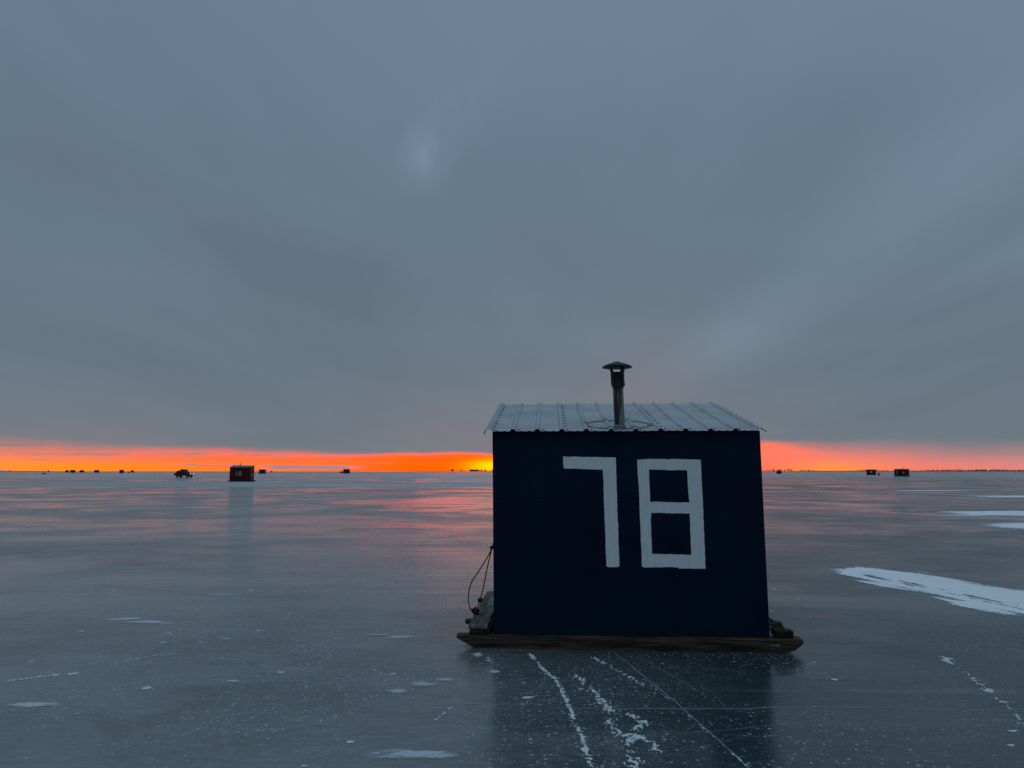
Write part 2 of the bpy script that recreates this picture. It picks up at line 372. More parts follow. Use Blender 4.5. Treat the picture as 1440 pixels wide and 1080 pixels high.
    streak = t.m('MULTIPLY', t.gauss(t.m('ADD', px, t.m('MULTIPLY', n3, 0.5)), 1.45, 0.34), t.step(el, 4, 10, 0, 0.20))
    tex = t.m('MULTIPLY', tex, t.step(el, 1, 14, 0.45, 1.0))
    tex = t.m('ADD', t.m('ADD', tex, streak), 1.0)
    # thin place in the deck with the light coming through
    spn = t.noise(t.comb(t.m('MULTIPLY', az, 0.5), t.m('MULTIPLY', el, 0.25), 1.0), 1.0, 3)
    spm = t.noise(t.comb(t.m('MULTIPLY', az, 0.35), t.m('MULTIPLY', el, 0.22), 6.0), 1.0, 3, 0.5)
    azw = t.m('ADD', az, t.m('MULTIPLY', t.m('SUBTRACT', spn, .5), 2.2))
    sp1 = t.m('MULTIPLY', t.m('MULTIPLY', t.gauss(azw, -7.2, 1.1), t.gauss(el, 23.6, 1.7)), t.step(spm, 0.25, 0.7, 0.5, 1.1))
    sp2 = t.m('MULTIPLY', t.m('MULTIPLY', t.gauss(t.m('SUBTRACT', azw, t.m('MULTIPLY', t.m('SUBTRACT', el, 24.0), 0.5)), -6.0, 2.4), t.gauss(el, 25.2, 3.0)), t.step(spm, 0.3, 0.7, 0.4, 1.2))
    tex = t.m('ADD', tex, t.m('ADD', t.m('MULTIPLY', sp1, 0.28), t.m('MULTIPLY', sp2, 0.17)))
    tex = t.m('MULTIPLY', tex, t.step(y, 0.0, -0.8, 1.0, 1.1))
    deck = t.mix(1.0, grad, t.comb(tex, tex, tex), 'MULTIPLY')
    # warm light caught by the underside near the glow
    wg = t.m('MULTIPLY', t.step(t.m('ABSOLUTE', t.m('SUBTRACT', az, 4.0)), 3, 26, 1, 0), t.m('EXPONENT', t.m('MULTIPLY', elp, -0.26)))
    deck = t.mix(t.m('MULTIPLY', wg, 0.44), deck, (.33, .205, .205))
    pnk = t.m('MULTIPLY', t.gauss(t.m('ADD', az, t.m('MULTIPLY', el, -0.35)), 7.5, 4.0), t.gauss(el, 6.0, 4.5))
    deck = t.mix(t.m('MULTIPLY', pnk, 0.20), deck, (.30, .19, .21))
    side = t.m('MULTIPLY', t.step(az, -14, -30), t.m('EXPONENT', t.m('MULTIPLY', elp, -0.55)))
    deck = t.mix(t.m('MULTIPLY', side, 0.5), deck, (.40, .24, .20))
    col = t.mix(cover, band, deck)
    # below the horizon only the lake lies; keep it dim
    col = t.mix(t.step(el, -0.3, -1.5), col, (.05, .06, .07))
    sky = t.node('ShaderNodeTexSky', sky_type='NISHITA', sun_disc=False)
    sky.sun_elevation = R(SUN_EL); sky.sun_rotation = R(SUN_AZ); sky.air_density = 1.0; sky.dust_density = 2.0
    b1 = t.node('ShaderNodeBackground', {'Color': col, 'Strength': 1.0})
    skc = t.mix(t.m('SUBTRACT', 1.0, t.m('MULTIPLY', cover, 0.97)), (0, 0, 0), sky.outputs[0])
    b2 = t.node('ShaderNodeBackground', {'Color': skc, 'Strength': 0.015})
    ad = t.node('ShaderNodeAddShader', {0: b1.outputs[0], 1: b2.outputs[0]})
    out = t.node('ShaderNodeOutputWorld', {'Surface': ad.outputs[0]})
    w.cycles.sampling_method = 'MANUAL'; w.cycles.sample_map_resolution = 2048
make_world()

sun = bpy.data.lights.new('low_sun', 'SUN'); sun.energy = 0.012; sun.angle = R(12); sun.color = (1.0, 0.22, 0.06)
so = bpy.data.objects.new('low_sun', sun); C.objects.link(so)
sd = Vector((math.sin(R(SUN_AZ)) * math.cos(R(SUN_EL)), math.cos(R(SUN_AZ)) * math.cos(R(SUN_EL)), math.sin(R(SUN_EL))))
so.rotation_euler = sd.to_track_quat('Z', 'Y').to_euler()

# ------------------------------------------------------------------ camera
H = 1.6
cam = bpy.data.cameras.new('camera'); co = bpy.data.objects.new('camera', cam); C.objects.link(co)
co.location = (0, 0, H); co.rotation_euler = (R(90) + math.atan(122.5 / 1050), 0, 0)
cam.sensor_width = 36; cam.lens = 36 * 1050 / 1440; cam.clip_start = 0.05; cam.clip_end = 90000
S.camera = co
S.view_settings.view_transform = 'Standard'; S.view_settings.look = 'None'; S.view_settings.exposure = 0; S.view_settings.gamma = 1

# ------------------------------------------------------------------ the lake and its far shore
lake = MB(); lake.add([(-40000, -3000, 0), (40000, -3000, 0), (40000, 45000, 0), (-40000, 45000, 0)], [(0, 1, 2, 3)])
tag(lake.build('frozen_lake', M['ice'], fix=False), kind='structure')

def shore(x0, x1, y, h):
    m = MB(); n = 60; rows = []
    for i in range(n + 1):
        u = i / n; x = x0 + (x1 - x0) * u
        k = min(1, 6 * u, 6 * (1 - u)); hh = h * k * (0.6 + 0.8 * noise.noise(Vector((x * 0.004, y * 0.01, 3))) ** 2 + 0.3 * random.random())
        rows.append([(x, y, -0.2), (x, y + 40, max(hh, 0)), (x, y + 500, max(hh, 0) * 1.1), (x, y + 700, -0.2)])
    vs = [p for r in rows for p in r]
    fs = [(i * 4 + j, (i + 1) * 4 + j, (i + 1) * 4 + j + 1, i * 4 + j + 1) for i in range(n) for j in range(3)]
    m.add(vs, fs)
    return tag(m.build('far_shore', M['shore']), kind='structure')
shore(1450, 3400, 4200, 2.6)
shore(2050, 3400, 4000, 4.0)
shore(-560, -340, 4000, 2.4)
shore(-730, -30, 4600, 1.8)
shore(-3500, -2650, 4000, 3.0)

def far_trees(x0, x1, y, count, hmin, hmax, clump, label, fat=1.0):
    """a distant shoreline wood: bare stems with a broken crown of twigs"""
    m = MB(); k = 0; guard = 0
    while k < count and guard < count * 30:
        guard += 1
        x = random.uniform(x0, x1)
        if noise.noise(Vector((x * clump, 1.7, 0))) < random.uniform(-0.35, 0.35): continue
        yy = y + random.uniform(0, 200); h = random.uniform(hmin, hmax) * (0.75 + 0.5 * max(0, noise.noise(Vector((x * clump, 5, 0)))))
        m.tube([(x, yy, 0), (x + random.uniform(-.3, .3), yy, h * 0.6)], [0.35, 0.18], 4, False)
        for j in range(random.randint(7, 11)):
            a = random.uniform(0, 6.28); rr = random.uniform(.1, .32) * h * 0.6
            cx, cy, cz = x + math.cos(a) * rr * .7, yy + math.sin(a) * rr * .7, h * random.uniform(.4, .92)
            s = h * random.uniform(.14, .26) * fat
            pts = [Vector((cx, cy, cz)) + Vector((random.uniform(-s, s), random.uniform(-s, s), random.uniform(-s, s))) for _ in range(4)]
            m.add(pts, [(0, 1, 2), (0, 2, 3), (0, 3, 1), (1, 3, 2)])
        k += 1
    return tag(m.build('far_treeline', M['bark'], fix=False), label, 'far wood', kind='stuff')
far_trees(1480, 3300, 4250, 520, 8, 14, 0.006, 'thin dark treeline along the far shore right of the blue shanty')
far_trees(-385, -60, 4650, 150, 9, 15, 0.02, 'tiny dark trees on the horizon against the yellow glow', 1.7)

# ------------------------------------------------------------------ the numbered blue shanty
SH = empty('ice_shanty', (-0.166, 7.042, 0), R(-3.0))
tag(SH, 'dark navy ice fishing shanty with a big white 78 and metal roof', 'ice shanty')
LEAN = lambda p: Vector((p.x - 0.0100 * (p.z - 0.11), p.y, p.z))       # the box racks a little to the left
W, D = 2.481, 2.0
Z0, ZF, ZB = 0.118, 1.968, 2.385      # floor, front eave, back eave
th = 0.018
w = MB()
w.box(0, W, 0, th, Z0, ZF)                                             # front sheet
w.box(0, W, D - th, D, Z0, ZB)                                         # back sheet
for xa in (0.0, W - th):
    zf = ZF + (ZB - ZF) * th / D; zb = ZB - (ZB - ZF) * th / D
    n = len(w.v)
    w.add([(xa, th, Z0), (xa + th, th, Z0), (xa + th, D - th, Z0), (xa, D - th, Z0), (xa, th, zf), (xa + th, th, zf), (xa + th, D - th, zb), (xa, D - th, zb)],
          [(3, 2, 1, 0), (4, 5, 6, 7), (0, 1, 5, 4), (1, 2, 6, 5), (2, 3, 7, 6), (3, 0, 4, 7)])
# the front edge of the sheet is not quite straight along the bottom
w.map(LEAN).build('wall', M['navy'], SH)
MB().box(th, W - th, th, D - th, Z0 + 0.004, Z0 + 0.03).map(LEAN).build('floor_panel', M['beam'], SH)

# painted digits: hand-brushed outlines, a skin of paint proud of the plywood
def rough_outline(pts, amp=0.004, step=0.012, seed=0):
    out = []
    for i, a in enumerate(pts):
        a = Vector(a); b = Vector(pts[(i + 1) % len(pts)]); L = (b - a).length; n = max(1, int(L / step))
        nrm = Vector((-(b - a).y, (b - a).x)) / max(L, 1e-6)
        for k in range(n):
            p = a + (b - a) * (k / n)
            j = amp * (noise.noise(Vector((p.x * 60, p.y * 60, seed))) + 0.8 * noise.noise(Vector((p.x * 14, p.y * 14, seed + 9))))
            out.append(p + nrm * j)
    return out
def painted(name, outlines, mat, parent, ywall, proud=0.0025, **kw):
    bm = bmesh.new(); edges = []
    for i, pl in enumerate(outlines):
        vs = [bm.verts.new((p[0], ywall - proud, p[1])) for p in rough_outline(pl, seed=i * 3.3, **kw)]
        edges += [bm.edges.new((vs[k], vs[(k + 1) % len(vs)])) for k in range(len(vs))]
    r = bmesh.ops.triangle_fill(bm, use_beauty=True, use_dissolve=False, edges=edges)
    fs = [g for g in r['geom'] if isinstance(g, bmesh.types.BMFace)]
    e = bmesh.ops.extrude_face_region(bm, geom=fs)
    for v in [g for g in e['geom'] if isinstance(g, bmesh.types.BMVert)]: v.co.y = ywall + 0.001
    bmesh.ops.recalc_face_normals(bm, faces=bm.faces)
    me = bpy.data.meshes.new(name); bm.to_mesh(me); bm.free()
    return link_mesh(name, me, mat, parent)
seven = [(0.644, 1.735), (1.133, 1.727), (1.136, 1.55), (1.138, 1.36), (1.151, 0.74), (1.143, 0.728), (1.048, 0.726), (1.032, 0.738), (1.019, 1.30), (1.016, 1.45), (1.012, 1.615), (0.649, 1.625)]
eight = [(1.330, 1.705), (1.445, 1.713), (1.901, 1.707), (1.914, 1.701), (1.921, 1.33), (1.929, 0.718), (1.690, 0.719), (1.683, 0.731), (1.372, 0.727), (1.356, 0.738), (1.345, 1.26), (1.346, 1.31)]
hole1 = [(1.437, 1.615), (1.785, 1.606), (1.792, 1.45), (1.801, 1.314), (1.442, 1.319)]
hole2 = [(1.446, 1.221), (1.802, 1.212), (1.803, 0.841), (1.447, 0.848)]
painted('painted_digit', [seven], M['white'], SH, 0.0)
painted('painted_digit', [eight, hole1, hole2], M['white'], SH, 0.0)

# ribbed sheet-metal roof: one slope rising to the back
RX0, RX1, RY0, RY1 = -0.078, 2.532, -0.045, 2.06
slope = (ZB - ZF) / D
rz = lambda y: ZF + 0.012 + slope * y
RIB = 0.2286
def rib_profile():
    pts = [(RX0, -0.035), (RX0 + 0.004, 0.0)]
    ribs = [RX0 + 0.045 + i * RIB for i in range(12)]
    for r in ribs:
        if r + 0.03 > RX1: break
        for dx, z in ((-.030, 0), (-.011, .021), (.011, .021), (.030, 0)): pts.append((r + dx, z))
        for m1 in (.078, .150):
            if r + m1 + .02 < RX1:
                for dx, z in ((-.014, 0), (-.006, .0035), (.006, .0035), (.014, 0)): pts.append((r + m1 + dx, z))
    pts += [(RX1 - 0.004, 0.0), (RX1 + 0.004, -0.016)]
    return pts, [r for r in ribs if r + .03 < RX1]
prof, ribs = rib_profile()
rm = MB(); ny = 14
rows = []
for j in range(ny + 1):
    y = RY0 + (RY1 - RY0) * j / ny
    rows.append([(x, y, rz(y) + z + 0.004 * noise.noise(Vector((x * 2.1, y * 1.7, 2)))) for x, z in prof])
vs = [p for r in rows for p in r]; n = len(prof)
rm.add(vs, [(j * n + i, j * n + i + 1, (j + 1) * n + i + 1, (j + 1) * n + i) for j in range(ny) for i in range(n - 1)])
roof = rm.map(LEAN).build('roof', M['roof'], SH)
sm = roof.modifiers.new('sheet', 'SOLIDIFY'); sm.thickness = 0.0014; sm.offset = -1
# screws with rubber washers
sc_me = None
def screw(x, y):
    global sc_me
    if sc_me is None:
        o = MB().lathe([(0.0, 0.009), (0.005, 0.009), (0.006, 0.004), (0.011, 0.002), (0.012, 0.0)], n=8).build('screw', M['screw'], roof); sc_me = o.data
    else:
        o = bpy.data.objects.new('screw', sc_me); C.objects.link(o); o.parent = roof
    o.location = LEAN(Vector((x, y, rz(y) + 0.0015))); o.rotation_euler = (math.atan(slope), 0, 0)
for i, r in enumerate(ribs[:-1]):
    for y in (0.02,):
        screw(r + 0.050, y)
for y in [0.22 + 0.2 * k for k in range(9)]:
    for r in (ribs[0], ribs[3], ribs[7], ribs[-1]): screw(r + 0.040, y)
# caulk ring around the old flashing
def on_roof(x, y):
    # height of the ribbed sheet under (x, y)
    z = 0.0
    for i in range(len(prof) - 1):
        if prof[i][0] <= x <= prof[i + 1][0]:
            u = (x - prof[i][0]) / max(1e-6, prof[i + 1][0] - prof[i][0]); z = prof[i][1] + (prof[i + 1][1] - prof[i][1]) * u; break
    return rz(y) + z
PX, PY = 1.206, 0.135
RCX, RCY = 1.206, 0.33
ring = MB(); n = 150
inner, outer = [], []
for k in range(n):
    a = k * 2 * math.pi / n
    wob = 0.03 * noise.noise(Vector((math.cos(a) * 2, math.sin(a) * 2, 1)))
    ww = 0.024 + 0.016 * noise.noise(Vector((math.cos(a) * 5, math.sin(a) * 5, 4)))
    for L, q in ((inner, -ww), (outer, ww)):
        r = 1 + wob + q / 0.3
        x, y = RCX + 0.315 * r * math.cos(a), RCY + 0.27 * r * math.sin(a)
        L.append((x, y, on_roof(x, y) + 0.003))
mid = [((a[0] + b[0]) / 2, (a[1] + b[1]) / 2, on_roof((a[0] + b[0]) / 2, (a[1] + b[1]) / 2) + 0.010) for a, b in zip(inner, outer)]
ring.add(inner + mid + outer, [(r * n + k, r * n + (k + 1) % n, (r + 1) * n + (k + 1) % n, (r + 1) * n + k) for r in (0, 1) for k in range(n)], True)
ring.map(LEAN).build('caulk_ring', M['caulk'], roof)

# stovepipe with collar and rain cap
pb = rz(PY) + 0.004
TILT = lambda p: LEAN(Vector((p.x - 0.018 * (p.z - pb), p.y, p.z)))
chim = MB().lathe([(0.050, -0.035), (0.050, 0.40), (0.050, 0.47), (0.046, 0.47), (0.046, 0.1)], (PX, PY, pb), 28)
chim.box(PX - 0.004, PX + 0.004, PY - 0.0535, PY - 0.049, pb + 0.03, pb + 0.39)      # standing seam
chimney = chim.map(TILT).build('chimney', M['pipe'], SH)
MB().lathe([(0.068, 0.0), (0.060, 0.010), (0.053, 0.022), (0.0515, 0.03)], (PX, PY, rz(PY) + 0.002), 28).map(TILT).build('flashing', M['caulk'], chimney)
MB().lathe([(0.0515, 0.375), (0.056, 0.38), (0.0545, 0.40), (0.0535, 0.505), (0.046, 0.532), (0.042, 0.532), (0.046, 0.38)], (PX, PY, pb), 28).map(TILT).build('collar', M['soot'], chimney)
MB().box(PX + 0.054, PX + 0.066, PY - 0.02, PY + 0.01, pb + 0.40, pb + 0.425).map(TILT).build('clamp_bolt', M['soot'], chimney)
for a in (208, 332, 38):
    ca, sa = math.cos(R(a)), math.sin(R(a))
    bb = MB(); q = []
    tx, ty = -sa, ca
    for r, z in ((0.0565, 0.40), (0.0575, 0.53), (0.066, 0.560), (0.082, 0.592)):
        for s in (-0.026, 0.026): q.append((PX + ca * r + tx * s, PY + sa * r + ty * s, pb + z))
    bb.add(q, [(2 * i, 2 * i + 1, 2 * i + 3, 2 * i + 2) for i in range(3)])
    o = bb.map(TILT).build('cap_bracket', M['soot'], chimney)
    so2 = o.modifiers.new('strap', 'SOLIDIFY'); so2.thickness = 0.003
MB().lathe([(0.0, 0.634), (0.030, 0.632), (0.042, 0.624), (0.085, 0.612), (0.124, 0.596), (0.142, 0.583), (0.143, 0.576), (0.120, 0.574), (0.08, 0.570), (0.0, 0.585)], (PX, PY, pb), 36).map(TILT).build('rain_cap', M['soot'], chimney)

# timber runners: ends cut on the underside like a sledge
def runner(y0, y1, x0, x1, ztop0, ztop1, mat, seed, skew=0.0):
    m = MB(); n = 40; rows = []
    for i in range(n + 1):
        u = i / n; x = x0 + (x1 - x0) * u
        zt = ztop0 + (ztop1 - ztop0) * u + 0.004 * noise.noise(Vector((x * 3, seed, 0))) + 0.002 * noise.noise(Vector((x * 17, seed, 0)))
        dl, dr = x - x0, x1 - x
        zb = max(0.0, 0.088 * (1 - dl / 0.17), 0.080 * (1 - dr / 0.11)) + 0.0015 * noise.noise(Vector((x * 9, seed, 4)))
        zb = max(zb, 0.001)
        yf = y0 - skew * max(0, x) + 0.003 * noise.noise(Vector((x * 5, seed, 7)))
        zm = (zt + zb) / 2
        rows.append([(x, yf, zb), (x, yf - 0.002, zm), (x, yf, zt - 0.008), (x, yf + 0.008, zt), (x, y1 - 0.006, zt), (x, y1, zt - 0.006), (x, y1, zb)])
    k = 7
    vs = [p for r in rows for p in r]
    fs = [(i * k + j, (i + 1) * k + j, (i + 1) * k + (j + 1) % k, i * k + (j + 1) % k) for i in range(n) for j in range(k)]
    fs += [tuple(range(k)), tuple(n * k + j for j in range(k - 1, -1, -1))]
    return m.add(vs, fs).build('runner', mat, SH)
runner(-0.030, 0.075, -0.338, 2.748, 0.117, 0.117, M['skid'], 1, 0.018)
runner(0.66, 0.76, -0.34, 2.79, 0.115, 0.117, M['skid'], 2)
runner(1.90, 2.00, -0.335, 2.79, 0.115, 0.117, M['skid'], 3)
# cross timbers on the runner ends, with a plank on the left one
MB().box(-0.222, -0.035, -0.018, 1.99, 0.118, 0.170).build('cross_timber', M['beam'], SH, 0.004)
MB().box(2.530, 2.690, -0.012, 0.13, 0.118, 0.178).build('cross_timber', M['beam'], SH, 0.006)
pk = MB(); n = 30; rows = []
for i in range(n + 1):
    y = -0.024 + 2.02 * i / n
    j = 0.008 * noise.noise(Vector((y * 6, 0, 1))); j2 = 0.008 * noise.noise(Vector((y * 6, 4, 1)))
    z = 0.171 + 0.003 * noise.noise(Vector((y * 4, 2, 1)))
    rows.append([(-0.232 + j, y, z), (-0.06 + j2, y, z), (-0.06 + j2, y, z + 0.022), (-0.232 + j, y, z + 0.022)])
pk.add([p for r in rows for p in r], [(i * 4 + q, i * 4 + (q + 1) % 4, (i + 1) * 4 + (q + 1) % 4, (i + 1) * 4 + q) for i in range(n) for q in range(4)] + [(0, 1, 2, 3), (n * 4 + 3, n * 4 + 2, n * 4 + 1, n * 4)])
plank = pk.build('plank', M['plank'], SH)
# eye bolt on the plank and hook on the side wall
eye = MB()
eye.tube([(-0.215, 0.55, 0.19), (-0.215, 0.55, 0.205)], 0.012, 8)
eye.tube([(-0.215 + 0.020 * math.cos(a * math.pi / 7), 0.55, 0.222 + 0.020 * math.sin(a * math.pi / 7)) for a in range(15)], 0.008, 6)
eye.box(-0.23, -0.16, 0.51, 0.59, 0.1935, 0.202)
eye.build('eye_bolt', M['black_iron'], SH)
hk = MB()
hk.tube([(0.0, 0.10, 0.90), (-0.022, 0.10, 0.90), (-0.032, 0.10, 0.885), (-0.03, 0.10, 0.868), (-0.018, 0.10, 0.865)], 0.006, 6)
hk.lathe([(0.0, 0.014), (0.014, 0.012), (0.020, 0.0), (0.014, -0.012), (0.0, -0.014)], (-0.024, 0.10, 0.885), 10)
hk.map(LEAN).build('rope_hook', M['black_iron'], SH)
# tow strap bracket on the right cross timber
tb = MB()
q = [(2.482, 0.10, 0.285), (2.52, 0.10, 0.262), (2.545, 0.09, 0.248), (2.60, 0.075, 0.240), (2.604, 0.07, 0.225), (2.622, 0.06, 0.195), (2.645, 0.05, 0.179)]
tb.tube(q, 0.009, 6)
tb.tube([(2.482, 0.10, 0.25), (2.545, 0.10, 0.243)], 0.010, 6)
tb.box(2.618, 2.68, 0.02, 0.09, 0.1785, 0.186)
tb.build('tow_bracket', M['iron'], SH)
# chips and hardware on the front of the left timber
hw = MB()
for x, z, s in ((-0.19, .146, .010), (-0.168, .150, .012), (-0.14, .148, .008), (-0.125, .143, .010)):
    hw.tube([(x, -0.019, z), (x + .004, -0.030, z - .004)], s, 7)
hw.build('bolt_heads', M['iron'], SH)

# rope: two strands from the hook down to the eye bolt
def spline(pts, n=10):
    pts = [Vector(p) for p in pts]; out = []
    P = [pts[0]] + pts + [pts[-1]]
    for i in range(1, len(P) - 2):
        for k in range(n):
            t = k / n; a, b, c, d = P[i - 1], P[i], P[i + 1], P[i + 2]
            out.append(0.5 * ((2 * b) + (c - a) * t + (2 * a - 5 * b + 4 * c - d) * t * t + (3 * b - 3 * c + d - a) * t ** 3))
    return out + [pts[-1]]
rp = MB()
rp.tube(spline([(0.0, 0.11, 1.02), (-0.012, 0.105, 0.93), (-0.030, 0.10, 0.880)]), 0.006, 6)
rp.tube(spline([(-0.030, 0.10, 0.872), (-0.075, 0.16, 0.79), (-0.165, 0.26, 0.65), (-0.245, 0.36, 0.53), (-0.284, 0.45, 0.40), (-0.283, 0.50, 0.29), (-0.258, 0.54, 0.225), (-0.225, 0.55, 0.215)]), 0.0055, 6)
rp.tube(spline([(-0.030, 0.10, 0.872), (-0.085, 0.23, 0.67), (-0.14, 0.40, 0.45), (-0.19, 0.50, 0.30), (-0.215, 0.55, 0.222), (-0.235, 0.54, 0.20), (-0.240, 0.50, 0.15)]), 0.0055, 6)
for k in range(9):    # the knot
    a = k * 1.3
    rp.tube(spline([(-0.232 + .030 * math.cos(a), 0.55 + .02 * math.sin(a * 2), 0.232 + .034 * math.sin(a)), (-0.22 + .016 * math.cos(a + 1), 0.54, 0.218 + .016 * math.sin(a + 1)), (-0.225 + .034 * math.cos(a + 2.2), 0.555, 0.222 + .028 * math.sin(a + 2.2))], 4), 0.007, 5)
ro = rp.build('rope', M['rope'])
ro.location = SH.location; ro.rotation_euler = SH.rotation_euler
tag(ro, 'thin black rope looping from the shanty wall to the grey plank', 'rope')

# ------------------------------------------------------------------ snow lying on the ice
def sheet(name, field, x0, x1, y0, y1, cell, mat, hmax, label, cat, group=None, zbase=0.0015, grad=3.0, kind=None):
    """snow laid on a fine grid wherever the field is positive, thicker inside; ragged real edge"""
    nx, ny = int((x1 - x0) / cell), int((y1 - y0) / cell)
    idx = {}; vs = []; fs = []
    F = [[field(x0 + i * cell, y0 + j * cell) for i in range(nx + 1)] for j in range(ny + 1)]
    def vid(i, j):
        if (i, j) not in idx:
            f = F[j][i]; idx[(i, j)] = len(vs)
            vs.append((x0 + i * cell + random.uniform(-.3, .3) * cell, y0 + j * cell + random.uniform(-.3, .3) * cell, zbase + hmax * max(0, min(1, f * grad))))
        return idx[(i, j)]
    for j in range(ny):
        for i in range(nx):
            if F[j][i] + F[j][i + 1] + F[j + 1][i] + F[j + 1][i + 1] > 0:
                fs.append((vid(i, j), vid(i + 1, j), vid(i + 1, j + 1), vid(i, j + 1)))
    if not fs: return None
    me = bpy.data.meshes.new(name); me.from_pydata(vs, [], fs)
    at = me.attributes.new('depth', 'FLOAT', 'POINT')
    for (i, j), k in idx.items(): at.data[k].value = max(-.3, min(1, F[j][i] * grad))
    o = link_mesh(name, me, mat, None, True)
    return tag(o, label, cat, group, kind)

def poly_field(poly, ang, na, nb, amp, seed):
    """signed distance to an outline, frayed along the wind direction"""
    P = [Vector(p) for p in poly]; ca, sa = math.cos(ang), math.sin(ang)
    def f(x, y):
        p = Vector((x, y)); d = 1e9; ins = False
        for i in range(len(P)):
            a, b = P[i], P[(i + 1) % len(P)]; e = b - a
            t = max(0, min(1, (p - a).dot(e) / e.length_squared)); d = min(d, (p - a - e * t).length)
            if (a.y > y) != (b.y > y) and x < (b.x - a.x) * (y - a.y) / (b.y - a.y) + a.x: ins = not ins
        u, v = x * ca + y * sa, -x * sa + y * ca
        nz = noise.fractal(Vector((u * na, v * nb, seed)), 1.0, 2.0, 4)
        return (d if ins else -d) + amp * nz
    return f
PG = 'snow patches blown onto the bare ice'
# the long tongue of snow to the right of the shanty
A = R(-72)
tongue = poly_field([(5.25, 12.45), (5.75, 12.85), (6.45, 12.15), (6.65, 10.9), (7.6, 8.9), (6.5, 7.2), (5.75, 8.35), (5.42, 9.3), (5.42, 10.1), (5.05, 10.9), (5.05, 11.9)], A, 0.8, 5.5, 0.30, 3)
def groove(x, y):
    q = (x - 5.66) + (y - 10.6) * 0.17 + 0.05 * noise.noise(Vector((y * 1.3, 2, 0)))
    k = 0.022 + 0.085 * noise.fractal(Vector((x * 9, y * 1.5, 0)), 0.8, 2, 4)
    return min(abs(q) + 0.02 - k, abs(q - 0.13) + 0.045 - k) + max(0, (y - 11.6) * 0.08)
sheet('snow_patch', lambda x, y: min(tongue(x, y), groove(x, y) * 3 if y < 12.2 else 9), 4.7, 7.7, 7.1, 13.3, 0.025, M['snow'], 0.010,
      'long white tongue of snow on the ice right of the shanty', 'snow patch', PG)
def ell(cx, cy, rx, ry, ang=0.0, na=1.0, nb=3.0, amp=0.3, seed=0):
    ca, sa = math.cos(ang), math.sin(ang)
    def f(x, y):
        u, v = (x - cx) * ca + (y - cy) * sa, -(x - cx) * sa + (y - cy) * ca
        return (1 - math.hypot(u / rx, v / ry)) * min(rx, ry) + amp * min(rx, ry) * noise.fractal(Vector((u * na, v * nb, seed)), 1.0, 2.0, 4)
    return f
def patch(cx, cy, rx, ry, cell, mat, h, label, ang=0.0, na=1.0, nb=3.0, amp=0.4, seed=0, name='snow_patch'):
    m = 1.35
    r = max(rx, ry) if ang else None
    ex, ey = ((r, r) if ang else (rx, ry))
    return sheet(name, ell(cx, cy, rx, ry, ang, na, nb, amp, seed), cx - ex * m, cx + ex * m, cy - ey * m, cy + ey * m, cell, mat, h, label, 'snow patch', PG, grad=1.6 / min(rx, ry))
patch(20.6, 28.6, 4.8, 2.1, 0.10, M['snow'], 0.03, 'thin white snow strip at the right, farther out than the rounded one', 0, .3, 1.2, 0.45, 5)
patch(16.8, 22.0, 3.3, 1.6, 0.08, M['snow'], 0.03, 'rounded white snow strip at the right behind the long tongue', 0, .35, 1.0, 0.35, 8)
patch(33.6, 47.5, 5.2, 1.9, 0.16, M['snow'], 0.03, 'narrow white snow streak far right near the horizon', 0, .2, .8, 0.5, 2)
patch(35.0, 62.0, 4.2, 1.3, 0.20, M['snow'], 0.03, 'faint short snow streak far right beyond the narrow one', 0, .2, .8, 0.5, 12)
patch(5.62, 8.75, 0.12, 0.03, 0.012, M['snow'], 0.01, 'tiny white sliver of snow just below the long tongue', R(-68), 2, 12, 0.3, 4)
# small thin ones left of and below the shanty
patch(-1.06, 7.47, 0.17, 0.085, 0.012, M['frost'], 0.006, 'small oval snow patch left of the runner tip', 0, 4, 9, 0.35, 21)
patch(-1.32, 7.58, 0.16, 0.03, 0.010, M['frost'], 0.004, 'thin pale snow streak beside the oval patch left of the runner', 0, 4, 12, 0.5, 22)
patch(-0.30, 6.76, 0.055, 0.11, 0.010, M['frost'], 0.006, 'little round snow blob right under the left runner tip', 0, 6, 6, 0.35, 23)
patch(-0.13, 6.22, 0.055, 0.06, 0.010, M['frost'], 0.006, 'little snow blob below the left corner of the shanty', 0, 6, 9, 0.5, 24)
patch(-0.86, 5.69, 0.11, 0.07, 0.010, M['frost'], 0.005, 'smudged snow patch in the left foreground, leftmost of three', 0, 6, 10, 0.6, 25)
patch(-0.66, 5.88, 0.13, 0.06, 0.010, M['frost'], 0.005, 'smudged snow patch in the left foreground, middle of three', 0, 6, 10, 0.6, 26)
patch(-0.50, 5.99, 0.09, 0.05, 0.010, M['frost'], 0.005, 'smudged snow patch in the left foreground, rightmost of three', 0, 6, 10, 0.6, 27)
patch(-0.56, 4.46, 0.26, 0.075, 0.010, M['frost'], 0.006, 'wide thin snow patch at the bottom edge left of centre', 0, 5, 12, 0.6, 28)
patch(-3.80, 10.0, 0.28, 0.05, 0.018, M['frost'], 0.005, 'thin pale snow streak on the ice below the red hut', 0, 3, 9, 0.6, 29)
patch(-4.25, 8.35, 0.22, 0.07, 0.014, M['frost'], 0.005, 'pair of pale snow dashes on the left ice, left one', R(12), 3, 10, 0.7, 30)
patch(-3.85, 8.20, 0.28, 0.07, 0.014, M['frost'], 0.005, 'pair of pale snow dashes on the left ice, right one', R(-8), 3, 10, 0.7, 31)
patch(2.9, 5.66, 1.35, 0.10, 0.014, M['veil'], 0.002, 'long pale streak of thin frost across the lower right ice', R(-3), .9, 9, 0.8, 33)
patch(-3.35, 5.35, 0.22, 0.07, 0.012, M['frost'], 0.004, 'faint frosty snow smear low at the left edge', 0, 3, 10, 0.7, 32)

